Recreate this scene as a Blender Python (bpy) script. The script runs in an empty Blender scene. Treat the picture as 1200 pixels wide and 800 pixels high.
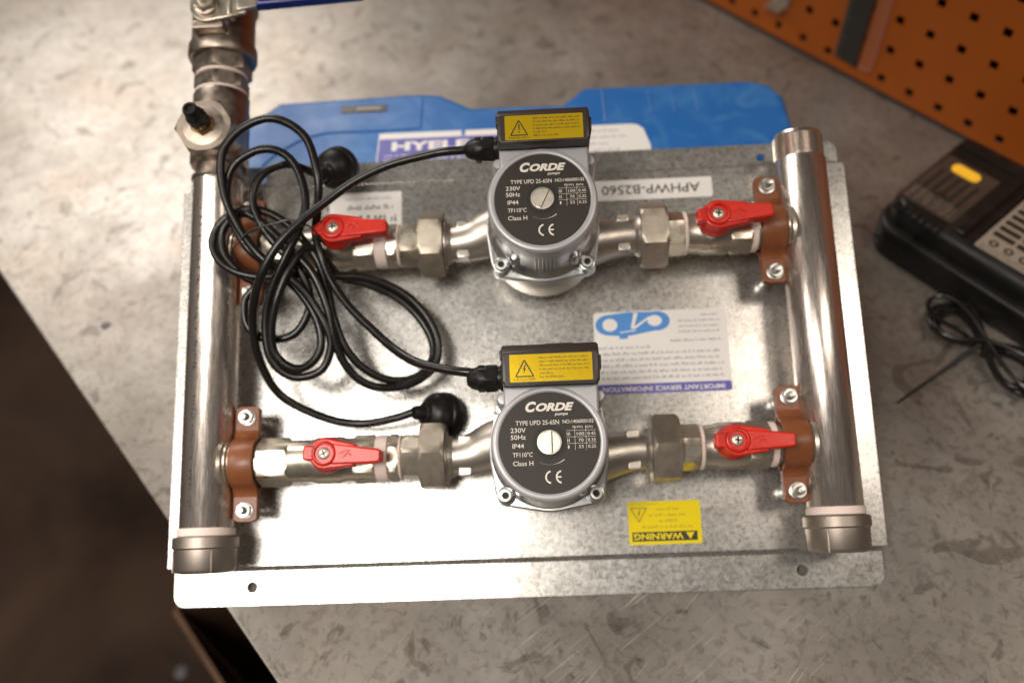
import bpy, bmesh, math, random
from mathutils import Vector, Matrix, Quaternion
random.seed(7)
S = 0.001                                   # everything is measured in millimetres
scene = bpy.context.scene
COL = scene.collection

# ------------------------------------------------------------------ camera
cd = bpy.data.cameras.new('camera')
cam = bpy.data.objects.new('camera', cd); COL.objects.link(cam)
cam.matrix_world = Matrix(((0.64798, -0.58342, 0.48963, 0.64433),
                           (0.76043, 0.53198, -0.37248, -0.88795),
                           (-0.04316, 0.61369, 0.78837, 0.67941),
                           (0, 0, 0, 1)))
cd.sensor_width = 36; cd.lens = 31.56; cd.clip_start = 0.02; cd.clip_end = 60
cd.dof.use_dof = True; cd.dof.focus_distance = 0.60; cd.dof.aperture_fstop = 3.2
scene.camera = cam

# ------------------------------------------------------------------ light
world = bpy.data.worlds.new('World'); scene.world = world; world.use_nodes = True
bg = world.node_tree.nodes['Background']
bg.inputs[0].default_value = (1.0, 0.86, 0.74, 1); bg.inputs[1].default_value = 0.075

def area(name, loc, target, sx, sy, power, colour, spread=180):
    l = bpy.data.lights.new(name, 'AREA'); l.shape = 'RECTANGLE'; l.size = sx; l.size_y = sy
    l.energy = power; l.color = colour; l.spread = math.radians(spread)
    o = bpy.data.objects.new(name, l); COL.objects.link(o)
    o.location = loc
    d = Vector(target) - Vector(loc)
    o.rotation_euler = d.to_track_quat('-Z', 'Y').to_euler()
    return o
def hung(name, loc, sx, sy, power, colour, spread, turn):          # a ceiling fixture facing straight down
    o = area(name, loc, (loc[0], loc[1] + 0.0001, 0), sx, sy, power, colour, spread)
    o.rotation_euler = (0, 0, math.radians(turn))
hung('ceiling_lamp', (0.68, -1.76, 1.80), 0.55, 0.82, 20, (1.0, 0.94, 0.86), 110, 0)
hung('ceiling_lamp', (-0.33, -2.10, 1.80), 0.46, 1.25, 16, (1.0, 0.93, 0.85), 115, 26)
hung('ceiling_lamp', (1.30, -0.14, 1.80), 0.46, 0.85, 6.0, (1.0, 0.89, 0.77), 115, -20)
area('side_lamp', (-1.75, -0.35, 1.45), (-0.55, -0.80, 0.0), 1.3, 0.8, 9.0, (1.0, 0.93, 0.86), 85)
scene.view_settings.view_transform = 'Standard'; scene.view_settings.look = 'None'
scene.view_settings.exposure = 0.0; scene.view_settings.gamma = 1.0
scene.render.engine = 'CYCLES'

# ------------------------------------------------------------------ materials
def mat(name, colour, rough=0.5, metal=0.0, coat=0.0, bump=None, mottle=None, rvar=None, spec=0.5, aniso=0.0, stretch=None, sheen=0):
    """bump=(scale, strength_mm); mottle=(scale, colour2, lo, hi, distortion); rvar=(scale, amount)"""
    m = bpy.data.materials.new(name); m.use_nodes = True
    nt = m.node_tree; b = nt.nodes['Principled BSDF']
    b.inputs['Base Color'].default_value = (*colour, 1); b.inputs['Roughness'].default_value = rough
    b.inputs['Metallic'].default_value = metal; b.inputs['Coat Weight'].default_value = coat
    b.inputs['Coat Roughness'].default_value = 0.12
    b.inputs['Specular IOR Level'].default_value = spec
    tc = nt.nodes.new('ShaderNodeTexCoord'); mp = nt.nodes.new('ShaderNodeMapping')
    nt.links.new(tc.outputs['Object'], mp.inputs['Vector'])
    if stretch: mp.inputs['Scale'].default_value = stretch
    def noise(scale, detail=3, dist=0.0, src=None):
        n = nt.nodes.new('ShaderNodeTexNoise'); n.inputs['Scale'].default_value = scale
        n.inputs['Detail'].default_value = detail; n.inputs['Distortion'].default_value = dist
        nt.links.new((src or mp).outputs[0], n.inputs['Vector']); return n
    if mottle:
        n = noise(mottle[0], 4, mottle[4] if len(mottle) > 4 else 0)
        r = nt.nodes.new('ShaderNodeValToRGB')
        r.color_ramp.elements[0].position = mottle[2]; r.color_ramp.elements[1].position = mottle[3]
        r.color_ramp.elements[0].color = (*mottle[1], 1); r.color_ramp.elements[1].color = (*colour, 1)
        nt.links.new(n.outputs['Fac'], r.inputs['Fac']); nt.links.new(r.outputs[0], b.inputs['Base Color'])
    if rvar:
        n = noise(rvar[0], 4)
        r = nt.nodes.new('ShaderNodeMapRange')
        r.inputs[1].default_value = 0.3; r.inputs[2].default_value = 0.7
        r.inputs[3].default_value = max(0.02, rough - rvar[1]); r.inputs[4].default_value = min(1, rough + rvar[1])
        nt.links.new(n.outputs['Fac'], r.inputs[0]); nt.links.new(r.outputs[0], b.inputs['Roughness'])
    if bump:
        n = noise(bump[0], 4)
        bp = nt.nodes.new('ShaderNodeBump'); bp.inputs['Strength'].default_value = 1.0
        bp.inputs['Distance'].default_value = bump[1] * S
        nt.links.new(n.outputs['Fac'], bp.inputs['Height']); nt.links.new(bp.outputs[0], b.inputs['Normal'])
    return m

def galvanised(name, base, dark, rough, scale, speck, worn=False):
    """zinc coated sheet: spangle, mottled oxide, faint scratches"""
    m = bpy.data.materials.new(name); m.use_nodes = True
    nt = m.node_tree; N = nt.nodes; L = nt.links; b = N['Principled BSDF']
    b.inputs['Metallic'].default_value = 0.85 if not worn else 0.55
    tc = N.new('ShaderNodeTexCoord')
    def noise(sc, det, dist, st=None, rot=0):
        v = tc.outputs['Object']
        if st:
            mp = N.new('ShaderNodeMapping'); mp.inputs['Scale'].default_value = st
            r0 = N.new('ShaderNodeVectorRotate'); r0.rotation_type = 'Z_AXIS'; r0.inputs['Angle'].default_value = rot
            L.new(v, r0.inputs['Vector']); L.new(r0.outputs[0], mp.inputs['Vector']); v = mp.outputs[0]
        n = N.new('ShaderNodeTexNoise'); n.inputs['Scale'].default_value = sc; n.inputs['Detail'].default_value = det
        n.inputs['Distortion'].default_value = dist; L.new(v, n.inputs['Vector']); return n.outputs['Fac']
    def ramp(f, a, bb, ca, cb):
        r = N.new('ShaderNodeValToRGB'); e = r.color_ramp.elements
        e[0].position = a; e[1].position = bb; e[0].color = (*ca, 1); e[1].color = (*cb, 1)
        L.new(f, r.inputs['Fac']); return r.outputs['Color']
    def mix(a, c, f, mode='MIX'):
        x = N.new('ShaderNodeMix'); x.data_type = 'RGBA'; x.blend_type = mode
        if isinstance(f, float): x.inputs[0].default_value = f
        else: L.new(f, x.inputs[0])
        L.new(a, x.inputs[6]); L.new(c, x.inputs[7]); return x.outputs[2]
    vor = N.new('ShaderNodeTexVoronoi'); vor.inputs['Scale'].default_value = scale
    L.new(tc.outputs['Object'], vor.inputs['Vector'])
    sp = N.new('ShaderNodeSeparateColor'); L.new(vor.outputs['Color'], sp.inputs[0])
    c = ramp(sp.outputs[0], 0.0, 1.0, tuple(x * 0.86 for x in base), base)
    fine = ramp(noise(speck, 3, 0.6), 0.38, 0.47, dark, (1, 1, 1))
    c = mix(c, fine, 0.5, 'MULTIPLY')
    big = ramp(noise(speck * 0.06, 4, 0.4), 0.3, 0.7, (0.68, 0.66, 0.63), (1, 1, 1))
    c = mix(c, big, 0.8, 'MULTIPLY')
    rr = N.new('ShaderNodeMapRange'); rr.inputs[3].default_value = rough - 0.07; rr.inputs[4].default_value = rough + 0.09
    L.new(noise(speck * 0.5, 4, 0.3), rr.inputs[0])
    hs = None
    if worn:
        curls = ramp(noise(15, 5, 2.8), 0.355, 0.39, (0.50, 0.47, 0.44), (1, 1, 1))
        c = mix(c, curls, 0.7, 'MULTIPLY')
        curls2 = ramp(noise(38, 3, 2.0), 0.34, 0.40, (0.5, 0.46, 0.42), (1, 1, 1))
        c = mix(c, curls2, 0.35, 'MULTIPLY')
        blot = ramp(noise(3.2, 5, 0.6), 0.36, 0.62, (0.52, 0.49, 0.46), (1, 1, 1))
        c = mix(c, blot, 0.8, 'MULTIPLY')
        tint = ramp(noise(7, 3, 0.5), 0.48, 0.66, (1, 1, 1), (0.90, 0.72, 0.58))
        c = mix(c, tint, 0.3, 'MULTIPLY')
        # fine scratches in two directions
        s1 = ramp(noise(1.0, 2, 0.0, (1000, 13, 1), math.radians(3)), 0.66, 0.74, (0, 0, 0), (1, 1, 1))
        s2 = ramp(noise(1.0, 2, 0.0, (800, 11, 1), math.radians(-7)), 0.68, 0.76, (0, 0, 0), (1, 1, 1))
        vd = N.new('ShaderNodeVectorMath'); vd.operation = 'DISTANCE'; vd.inputs[1].default_value = (0.34, -0.20, 0.847)
        L.new(tc.outputs['Object'], vd.inputs[0])                    # the rubbed patch of the bench
        msk = ramp(vd.outputs['Value'], 0.06, 0.22, (1, 1, 1), (0.06, 0.06, 0.06))
        sc = mix(s1, s2, 1.0, 'ADD'); sc = mix(sc, msk, 1.0, 'MULTIPLY'); hf = N.new('ShaderNodeRGB'); hf.outputs[0].default_value = (0.62, 0.62, 0.62, 1); sc = mix(sc, hf.outputs[0], 1.0, 'MULTIPLY')
        lt = N.new('ShaderNodeRGB'); lt.outputs[0].default_value = (0.85, 0.82, 0.78, 1)
        bw_ = N.new('ShaderNodeRGBToBW'); L.new(sc, bw_.inputs[0])
        c = mix(c, lt.outputs[0], bw_.outputs[0]); hs = bw_.outputs[0]
    L.new(c, b.inputs['Base Color']); L.new(rr.outputs[0], b.inputs['Roughness'])
    bp = N.new('ShaderNodeBump'); bp.inputs['Distance'].default_value = 0.00006 if not worn else 0.00025
    bp.inputs['Strength'].default_value = 0.4
    L.new(noise(speck * (0.5 if not worn else 0.12), 4, 0.3), bp.inputs['Height']); L.new(bp.outputs[0], b.inputs['Normal'])
    return m

M = {}
M['zinc'] = galvanised('zinc_sheet', (0.64, 0.625, 0.60), (0.34, 0.33, 0.31), 0.26, 230, 420)
M['bench'] = galvanised('bench_zinc', (0.44, 0.41, 0.375), (0.6, 0.58, 0.55), 0.44, 60, 150, worn=True)
M['pipe'] = mat('brushed_steel_pipe', (0.76, 0.68, 0.62), 0.27, 0.93, bump=(1.0, 0.05), stretch=(900, 60, 900), rvar=(1.2, 0.06), mottle=(0.5, (0.66, 0.58, 0.52), 0.35, 0.6))
M['cast'] = mat('cast_steel', (0.40, 0.335, 0.28), 0.40, 1.0, bump=(900, 0.12), rvar=(200, 0.08))
M['nickel'] = mat('nickel_plating', (0.62, 0.56, 0.46), 0.30, 0.88, bump=(300, 0.05), rvar=(120, 0.06))
M['nut'] = mat('union_nut_metal', (0.50, 0.44, 0.36), 0.42, 0.85, bump=(1500, 0.08), mottle=(140, (0.40, 0.345, 0.28), 0.3, 0.6))
M['cap'] = mat('cast_cap', (0.34, 0.29, 0.25), 0.46, 0.9, bump=(1200, 0.12))
M['volute'] = mat('pump_casing_steel', (0.54, 0.49, 0.43), 0.38, 0.9, bump=(700, 0.10))
M['motor'] = mat('motor_aluminium', (0.50, 0.50, 0.50), 0.30, 0.95, bump=(300, 0.012), rvar=(90, 0.04))
M['grey'] = mat('grey_paint', (0.44, 0.43, 0.44), 0.38, 0.25, bump=(2500, 0.03))
M['disc'] = mat('faceplate_print', (0.034, 0.027, 0.023), 0.5, 0.0, bump=(3000, 0.01), spec=0.3)
M['print'] = mat('white_print', (0.78, 0.72, 0.64), 0.5)
M['silver'] = mat('machined_screw', (0.66, 0.61, 0.52), 0.42, 0.9, rvar=(200, 0.05), bump=(900, 0.006))
M['bolt'] = mat('bright_zinc_bolt', (0.56, 0.56, 0.53), 0.34, 1.0, bump=(800, 0.04))
M['black'] = mat('black_plastic', (0.010, 0.009, 0.008), 0.38, 0.0, spec=0.35, rvar=(26, 0.12), mottle=(30, (0.020, 0.018, 0.016), 0.34, 0.46, 1.2), bump=(1800, 0.04))
M['box'] = mat('terminal_box_plastic', (0.040, 0.030, 0.024), 0.36, 0.0, bump=(1500, 0.05))
M['rubber'] = mat('black_cable_rubber', (0.011, 0.009, 0.008), 0.28, 0.0, spec=0.4, bump=(300, 0.05), rvar=(60, 0.06))
M['dark'] = mat('dark_recess', (0.008, 0.007, 0.006), 0.6)  # near-black colour in place of the shade in holes and sunk slots
M['tape'] = mat('thread_tape', (0.82, 0.68, 0.61), 0.55, 0.0, bump=(1.0, 0.08), stretch=(1400, 1400, 300))
M['brown'] = mat('brown_lacquer', (0.22, 0.074, 0.028), 0.40, 0.0, coat=0.08, spec=0.35, bump=(350, 0.08), mottle=(60, (0.19, 0.058, 0.018), 0.35, 0.6))
M['red'] = mat('red_lacquer', (0.64, 0.022, 0.010), 0.36, 0.0, mottle=(110, (0.40, 0.014, 0.008), 0.28, 0.44), coat=0.12, spec=0.35, bump=(260, 0.16))
M['brass'] = mat('brass', (0.62, 0.38, 0.16), 0.30, 1.0, bump=(600, 0.03))
M['blue'] = mat('blue_case_plastic', (0.018, 0.135, 0.43), 0.45, 0.0, spec=0.4, bump=(160, 0.12), mottle=(22, (0.045, 0.19, 0.47), 0.30, 0.52, 1.5), rvar=(30, 0.08))
M['sleeve'] = mat('blue_vinyl_sleeve', (0.012, 0.02, 0.16), 0.28, 0.0, coat=0.3)
M['yellow'] = mat('yellow_sticker', (0.84, 0.66, 0.003), 0.55, 0.0, spec=0.2)
M['gold'] = mat('gold_foil_sticker', (0.88, 0.60, 0.015), 0.24, 0.6, coat=0.4, bump=(90, 0.12))
M['ink'] = mat('black_ink', (0.02, 0.016, 0.01), 0.5)
M['amberink'] = mat('brown_ink', (0.40, 0.26, 0.01), 0.5)
M['paper'] = mat('white_sticker', (0.82, 0.79, 0.76), 0.50, 0.0, spec=0.3, bump=(60, 0.06))
M['greyink'] = mat('grey_ink', (0.20, 0.185, 0.25), 0.5)
M['violet'] = mat('violet_ink', (0.10, 0.09, 0.40), 0.45)
M['skyblue'] = mat('light_blue_ink', (0.06, 0.26, 0.66), 0.45)
M['green'] = mat('green_ink', (0.03, 0.14, 0.09), 0.5)
M['orange'] = mat('orange_powder_coat', (0.54, 0.125, 0.006), 0.55, 0.0, bump=(900, 0.06), mottle=(5, (0.46, 0.100, 0.005), 0.35, 0.65))
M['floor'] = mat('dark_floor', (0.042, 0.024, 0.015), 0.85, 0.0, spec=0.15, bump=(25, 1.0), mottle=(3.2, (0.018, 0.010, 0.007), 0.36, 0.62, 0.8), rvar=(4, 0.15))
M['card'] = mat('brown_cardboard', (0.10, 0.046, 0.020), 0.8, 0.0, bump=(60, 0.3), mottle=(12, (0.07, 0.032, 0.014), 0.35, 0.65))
M['steel_dark'] = mat('dark_tool_steel', (0.06, 0.055, 0.05), 0.42, 0.5, bump=(300, 0.06))
M['frame'] = mat('bench_frame_paint', (0.05, 0.05, 0.055), 0.5)
M['taupe'] = mat('rating_plate_print', (0.07, 0.048, 0.037), 0.45, 0.1, mottle=(60, (0.055, 0.04, 0.032), 0.35, 0.6))
M['cream'] = mat('pale_rating_plate', (0.30, 0.25, 0.20), 0.45)
lamp = bpy.data.materials.new('amber_indicator'); lamp.use_nodes = True
lb = lamp.node_tree.nodes['Principled BSDF']; lb.inputs['Base Color'].default_value = (0.75, 0.40, 0.02, 1)
lb.inputs['Emission Color'].default_value = (1.0, 0.52, 0.03, 1); lb.inputs['Emission Strength'].default_value = 0.35
M['amber'] = lamp
cl = bpy.data.materials.new('clear_pouch_film'); cl.use_nodes = True
cb = cl.node_tree.nodes['Principled BSDF']; cb.inputs['Base Color'].default_value = (0.95, 0.86, 0.82, 1)
cb.inputs['Roughness'].default_value = 0.18; cb.inputs['Alpha'].default_value = 0.03
M['film'] = cl

# ------------------------------------------------------------------ mesh helpers (all in mm)
def frame_z(direction, up=(0, 0, 1)):
    d = Vector(direction).normalized(); u = Vector(up)
    if abs(d.dot(u)) > 0.98: u = Vector((0, 1, 0))
    x = u.cross(d).normalized(); y = d.cross(x)
    return Matrix((x, y, d)).transposed()

class G:
    """collects shapes and links them as ONE mesh object"""
    def __init__(s): s.bm = bmesh.new(); s.mi = 0
    def _merge(s, tb, mx=None, flat=None):
        if mx is not None: bmesh.ops.transform(tb, matrix=mx, verts=tb.verts)
        bmesh.ops.recalc_face_normals(tb, faces=tb.faces)
        fl = set(); tb.normal_update()
        if flat is not None: fl = {i for i, f in enumerate(tb.faces) if any(abs(f.normal.dot(a)) > 0.9995 for a in flat)}
        mp = {v: s.bm.verts.new(v.co) for v in tb.verts}
        for i, f in enumerate(tb.faces):
            try: nf = s.bm.faces.new([mp[v] for v in f.verts])
            except ValueError: continue
            nf.material_index = s.mi; nf.smooth = i not in fl
        tb.free(); return s
    def m(s, i): s.mi = i; return s
    def box(s, c, size, rot=None, bev=0.0, seg=2):
        tb = bmesh.new(); bmesh.ops.create_cube(tb, size=1)
        bmesh.ops.scale(tb, vec=size, verts=tb.verts)
        if bev: bmesh.ops.bevel(tb, geom=list(tb.edges), offset=bev, segments=seg, profile=0.6, affect='EDGES')
        mx = Matrix.Translation(c)
        if rot is not None: mx = mx @ rot.to_4x4()
        return s._merge(tb, mx, flat=[mx.to_3x3().col[k] for k in range(3)])
    def lathe(s, p, d, prof, n=40, phase=0.0, cap=True, up=(0, 0, 1)):
        """profile of (t along d, radius)"""
        R = frame_z(d, up); tb = bmesh.new(); rings = []
        for t, r in prof:
            if r < 1e-4: rings.append([tb.verts.new((0, 0, t))])
            else: rings.append([tb.verts.new((r * math.cos(phase + 2 * math.pi * k / n), r * math.sin(phase + 2 * math.pi * k / n), t)) for k in range(n)])
        for a, b in zip(rings, rings[1:]):
            for k in range(n):
                k2 = (k + 1) % n
                if len(a) == 1 and len(b) == 1: continue
                if len(a) == 1: tb.faces.new((a[0], b[k], b[k2]))
                elif len(b) == 1: tb.faces.new((a[k], b[0], a[k2]))
                else: tb.faces.new((a[k], b[k], b[k2], a[k2]))
        if cap:
            for rg in (rings[0], rings[-1]):
                if len(rg) > 2: tb.faces.new(rg)
        return s._merge(tb, Matrix.Translation(p) @ R.to_4x4())
    def hexnut(s, p, d, L, r, phase=0.0, ch=1.0, up=(0, 0, 1)):
        """hexagonal nut whose corners are turned down as on a real nut (intersection with a cone)"""
        n = 48; R = frame_z(d, up); tb = bmesh.new(); rings = []
        def rad(a):
            a = (a % (math.pi / 3)) - math.pi / 6
            return r * math.cos(math.pi / 6) / math.cos(a)
        for t, lim in ((0, 0.905), (ch, 0.955), (2.0 * ch, 1.0), (L - 2.0 * ch, 1.0), (L - ch, 0.955), (L, 0.905)):
            rings.append([tb.verts.new((min(rad(2 * math.pi * k / n), r * lim) * math.cos(2 * math.pi * k / n + phase),
                                        min(rad(2 * math.pi * k / n), r * lim) * math.sin(2 * math.pi * k / n + phase), t)) for k in range(n)])
        for a, b in zip(rings, rings[1:]):
            for k in range(n): tb.faces.new((a[k], b[k], b[(k + 1) % n], a[(k + 1) % n]))
        tb.faces.new(rings[0]); tb.faces.new(rings[-1])
        return s._merge(tb, Matrix.Translation(p) @ R.to_4x4())
    def prism(s, poly, z0, z1, mx=None, bev=0.0, seg=2, holes=()):
        tb = bmesh.new()
        if not holes:
            f = tb.faces.new([tb.verts.new((x, y, z1)) for x, y in poly])
            fs = [f]
        else:
            es = []
            for lp in (poly, *holes):
                vs = [tb.verts.new((x, y, z1)) for x, y in lp]
                for a, b in zip(vs, vs[1:] + vs[:1]): es.append(tb.edges.new((a, b)))
            bmesh.ops.triangle_fill(tb, use_beauty=True, use_dissolve=False, edges=es)
            fs = list(tb.faces)
        r = bmesh.ops.extrude_face_region(tb, geom=fs)
        vs = [g for g in r['geom'] if isinstance(g, bmesh.types.BMVert)]
        bmesh.ops.translate(tb, vec=(0, 0, z0 - z1), verts=vs)
        bmesh.ops.recalc_face_normals(tb, faces=tb.faces)
        if bev:
            ed = [e for e in tb.edges if len(e.link_faces) == 2 and e.calc_face_angle(0) > 0.9 and abs(e.verts[0].co.z - z1) < 1e-5 and abs(e.verts[1].co.z - z1) < 1e-5]
            bmesh.ops.bevel(tb, geom=ed, offset=bev, segments=seg, profile=0.5, affect='EDGES')
        return s._merge(tb, mx, flat=[mx.to_3x3().col[2] if mx is not None else Vector((0, 0, 1))])
    def flat(s, poly, z, mx=None):
        tb = bmesh.new(); tb.faces.new([tb.verts.new((x, y, z)) for x, y in poly])
        if mx is not None: bmesh.ops.transform(tb, matrix=mx, verts=tb.verts)
        mp = [s.bm.verts.new(v.co) for v in tb.verts]; f = s.bm.faces.new(mp); f.material_index = s.mi
        tb.free(); return s
    def tube(s, pts, r, n=12, cap=True):
        pts = [Vector(p) for p in pts]
        rr = r if isinstance(r, (list, tuple)) else [r] * len(pts)
        tb = bmesh.new(); rings = []
        t0 = (pts[1] - pts[0]).normalized(); nrm = frame_z(t0).col[0].copy()
        for i, p in enumerate(pts):
            t = (pts[min(i + 1, len(pts) - 1)] - pts[max(i - 1, 0)]).normalized()
            nrm = (nrm - t * nrm.dot(t)).normalized(); b = t.cross(nrm)
            rings.append([tb.verts.new(p + nrm * (rr[i] * math.cos(2 * math.pi * k / n)) + b * (rr[i] * math.sin(2 * math.pi * k / n))) for k in range(n)])
        for a, b in zip(rings, rings[1:]):
            for k in range(n): tb.faces.new((a[k], a[(k + 1) % n], b[(k + 1) % n], b[k]))
        if cap: tb.faces.new(rings[0]); tb.faces.new(rings[-1])
        return s._merge(tb)
    def text(s, body, x0, y0, w, h, z, mx=None, bold=0.0, shear=0.0, rot180=False):
        """flat lettering scaled into the box x0,y0,w,h"""
        cu = bpy.data.curves.new('lettering', 'FONT'); cu.body = body; cu.size = 10; cu.offset = bold; cu.shear = shear
        cu.resolution_u = 3
        ob = bpy.data.objects.new('lettering', cu)
        me = bpy.data.meshes.new_from_object(ob)
        if len(me.vertices):
            xs = [v.co.x for v in me.vertices]; ys = [v.co.y for v in me.vertices]
            ax, bx, ay, by = min(xs), max(xs), min(ys), max(ys)
            mp = []
            for v in me.vertices:
                u = (v.co.x - ax) / max(bx - ax, 1e-6); t = (v.co.y - ay) / max(by - ay, 1e-6)
                if rot180: u, t = 1 - u, 1 - t
                c = Vector((x0 + u * w, y0 + t * h, z))
                mp.append(s.bm.verts.new(mx @ c if mx is not None else c))
            for p in me.polygons:
                try: f = s.bm.faces.new([mp[i] for i in p.vertices]); f.material_index = s.mi
                except ValueError: pass
        bpy.data.meshes.remove(me); bpy.data.objects.remove(ob); bpy.data.curves.remove(cu)
        return s
    def lines(s, x0, y0, w, h, z, mx=None, ragged=0.15, ch=0.75):
        """one line of print too small to read: words made of little strokes"""
        x = x0; end = x0 + w * (1 - random.random() * ragged)
        while x < end:
            for _ in range(random.randint(2, 8)):
                cw = h * random.uniform(0.35, 0.6); hh = h * random.choice((0.62, 0.62, 1.0))
                if x + cw > end: break
                k = random.random()
                if k < 0.5:
                    s.flat([(x, y0), (x + cw * 0.35, y0), (x + cw * 0.35, y0 + hh), (x, y0 + hh)], z, mx)
                    s.flat([(x + cw * 0.36, y0 + hh * 0.6), (x + cw * ch, y0 + hh * 0.6), (x + cw * ch, y0 + hh * 0.9), (x + cw * 0.36, y0 + hh * 0.9)], z, mx)
                else:
                    s.flat([(x, y0), (x + cw * ch, y0), (x + cw * ch, y0 + hh * 0.3), (x, y0 + hh * 0.3)], z, mx)
                    s.flat([(x + cw * 0.2, y0 + hh * 0.31), (x + cw * 0.55, y0 + hh * 0.31), (x + cw * 0.55, y0 + hh), (x + cw * 0.2, y0 + hh)], z, mx)
                x += cw
            x += h * 0.55
        return s
    def done(s, name, mats, parent=None, sharp=35):
        me = bpy.data.meshes.new(name)
        bmesh.ops.scale(s.bm, vec=(S, S, S), verts=s.bm.verts)
        s.bm.to_mesh(me); s.bm.free()
        for k in (mats if isinstance(mats, (list, tuple)) else [mats]): me.materials.append(M[k])
        smooth = [p.use_smooth for p in me.polygons]
        me.set_sharp_from_angle(angle=math.radians(sharp))
        me.polygons.foreach_set('use_smooth', smooth); me.update()
        o = bpy.data.objects.new(name, me); COL.objects.link(o)
        if parent is not None: o.parent = parent
        return o

def circle(cx, cy, r, n=24, a0=0, a1=2 * math.pi):
    full = abs(a1 - a0 - 2 * math.pi) < 1e-6
    return [(cx + r * math.cos(a0 + (a1 - a0) * k / (n if full else n - 1)), cy + r * math.sin(a0 + (a1 - a0) * k / (n if full else n - 1))) for k in range(n)]

def rrect(x0, y0, x1, y1, r, n=6):
    p = []
    for cx, cy, a in ((x1 - r, y1 - r, 0), (x0 + r, y1 - r, 90), (x0 + r, y0 + r, 180), (x1 - r, y0 + r, 270)):
        p += circle(cx, cy, r, n, math.radians(a), math.radians(a + 90))
    return p

def hull(pts):
    pts = sorted(set((round(x, 4), round(y, 4)) for x, y in pts))
    def half(ps):
        h = []
        for p in ps:
            while len(h) > 1 and (h[-1][0] - h[-2][0]) * (p[1] - h[-2][1]) - (h[-1][1] - h[-2][1]) * (p[0] - h[-2][0]) <= 1e-9: h.pop()
            h.append(p)
        return h[:-1]
    return half(pts) + half(pts[::-1])

def spline(pts, step=4):
    P = [Vector(p) for p in pts]; out = []
    P = [P[0] * 2 - P[1]] + P + [P[-1] * 2 - P[-2]]
    for i in range(1, len(P) - 2):
        a, b, c, d = P[i - 1], P[i], P[i + 1], P[i + 2]
        n = max(2, int((c - b).length / step))
        for k in range(n):
            t = k / n
            out.append(0.5 * ((2 * b) + (c - a) * t + (2 * a - 5 * b + 4 * c - d) * t * t + (3 * b - a - 3 * c + d) * t ** 3))
    out.append(P[-2]); return out

def tag(o, label=None, cat=None, group=None, kind=None):
    if label: o['label'] = label
    if cat: o['category'] = cat
    if group: o['group'] = group
    if kind: o['kind'] = kind
    return o
def empty(name, loc=(0, 0, 0), parent=None):
    o = bpy.data.objects.new(name, None); COL.objects.link(o); o.location = Vector(loc) * S
    o.empty_display_size = 0.02
    if parent is not None: o.parent = parent
    return o
def copy_to(o, loc, parent, rotz=None):
    """copy of a part with its sub-parts"""
    c = o.copy(); COL.objects.link(c); c.parent = parent
    c.location = Vector(loc) * S
    if rotz is not None: c.rotation_euler = (0, 0, rotz)
    for ch in o.children:
        d = ch.copy(); COL.objects.link(d); d.parent = c
    return c

# frame of the pump unit: it leans on the blue case
TRAY = Matrix(((0.63856, -0.69223, 0.33624, 0.36082),
               (0.76956, 0.57139, -0.28512, -0.64303),
               (0.00525, 0.44082, 0.89758, 0.05158),
               (0, 0, 0, 1)))

# ================================================================== SETTING
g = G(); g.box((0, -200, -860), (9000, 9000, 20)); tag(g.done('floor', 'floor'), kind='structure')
g = G(); g.box((300, 700, 600), (9000, 40, 3200))
M['wallpaint'] = mat('grey_wall_paint', (0.30, 0.27, 0.24), 0.8, bump=(8, 0.5))
tag(g.done('wall', 'wallpaint'), kind='structure')

# ------------------------------------------------------------------ workbench
bench = tag(empty('workbench', (150, -450, -850)), 'long workbench topped with scratched mottled galvanised sheet metal', 'workbench')
bo = Vector((150, -450, -850))
def rel(p, o=bo): return tuple(Vector(p) - o)
g = G(); g.box(rel((150, -453.5, -18)), (2100, 907, 30), bev=1.6, seg=3); g.done('benchtop', 'bench', bench)
g = G(); g.box(rel((150, 5, 1.5)), (2100, 6, 9), bev=1.0); g.done('rear_trim', 'frame', bench)
for x in (-800, 1100):
    for y in (-60, -840):
        g = G(); g.box(rel((x, y, -442)), (60, 60, 814), bev=2); g.done('leg', 'frame', bench)
g = G(); g.box(rel((150, -60, -75)), (1840, 30, 80), bev=2); g.done('rail', 'frame', bench)
g = G(); g.lathe(rel((-70, -854, -2.9)), (0, 0, 1), [(0, 5.0), (0.7, 4.4), (0.8, 0)], 20); g.done('screw', 'steel_dark', bench)  # dark disc made up to stand in for a small hole in the top

# ------------------------------------------------------------------ carton below
ct = tag(empty('cardboard_carton', (290, -790, -850)), 'open brown cardboard carton in the dark below the front edge of the bench', 'carton')
def wall_box(c, s): return G().box((c[0] - 290, c[1] + 790, c[2] + 850), s, bev=1.0)
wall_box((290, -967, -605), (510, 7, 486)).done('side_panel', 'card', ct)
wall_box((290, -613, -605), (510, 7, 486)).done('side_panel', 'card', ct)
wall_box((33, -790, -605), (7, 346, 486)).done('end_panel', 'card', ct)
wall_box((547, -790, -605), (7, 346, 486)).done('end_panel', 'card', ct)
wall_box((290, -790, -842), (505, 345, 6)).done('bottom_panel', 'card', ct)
g = G(); g.lathe((0, 0, 0), (0, 0, 1), [(0, 11), (2, 11), (2.2, 10.5)], 24, cap=True)
o = g.done('steel_washer', 'frame'); o.location = Vector((-143, -1047, -850)) * S
tag(o, 'small dull metal washer lying on the dark floor', 'washer')

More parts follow.
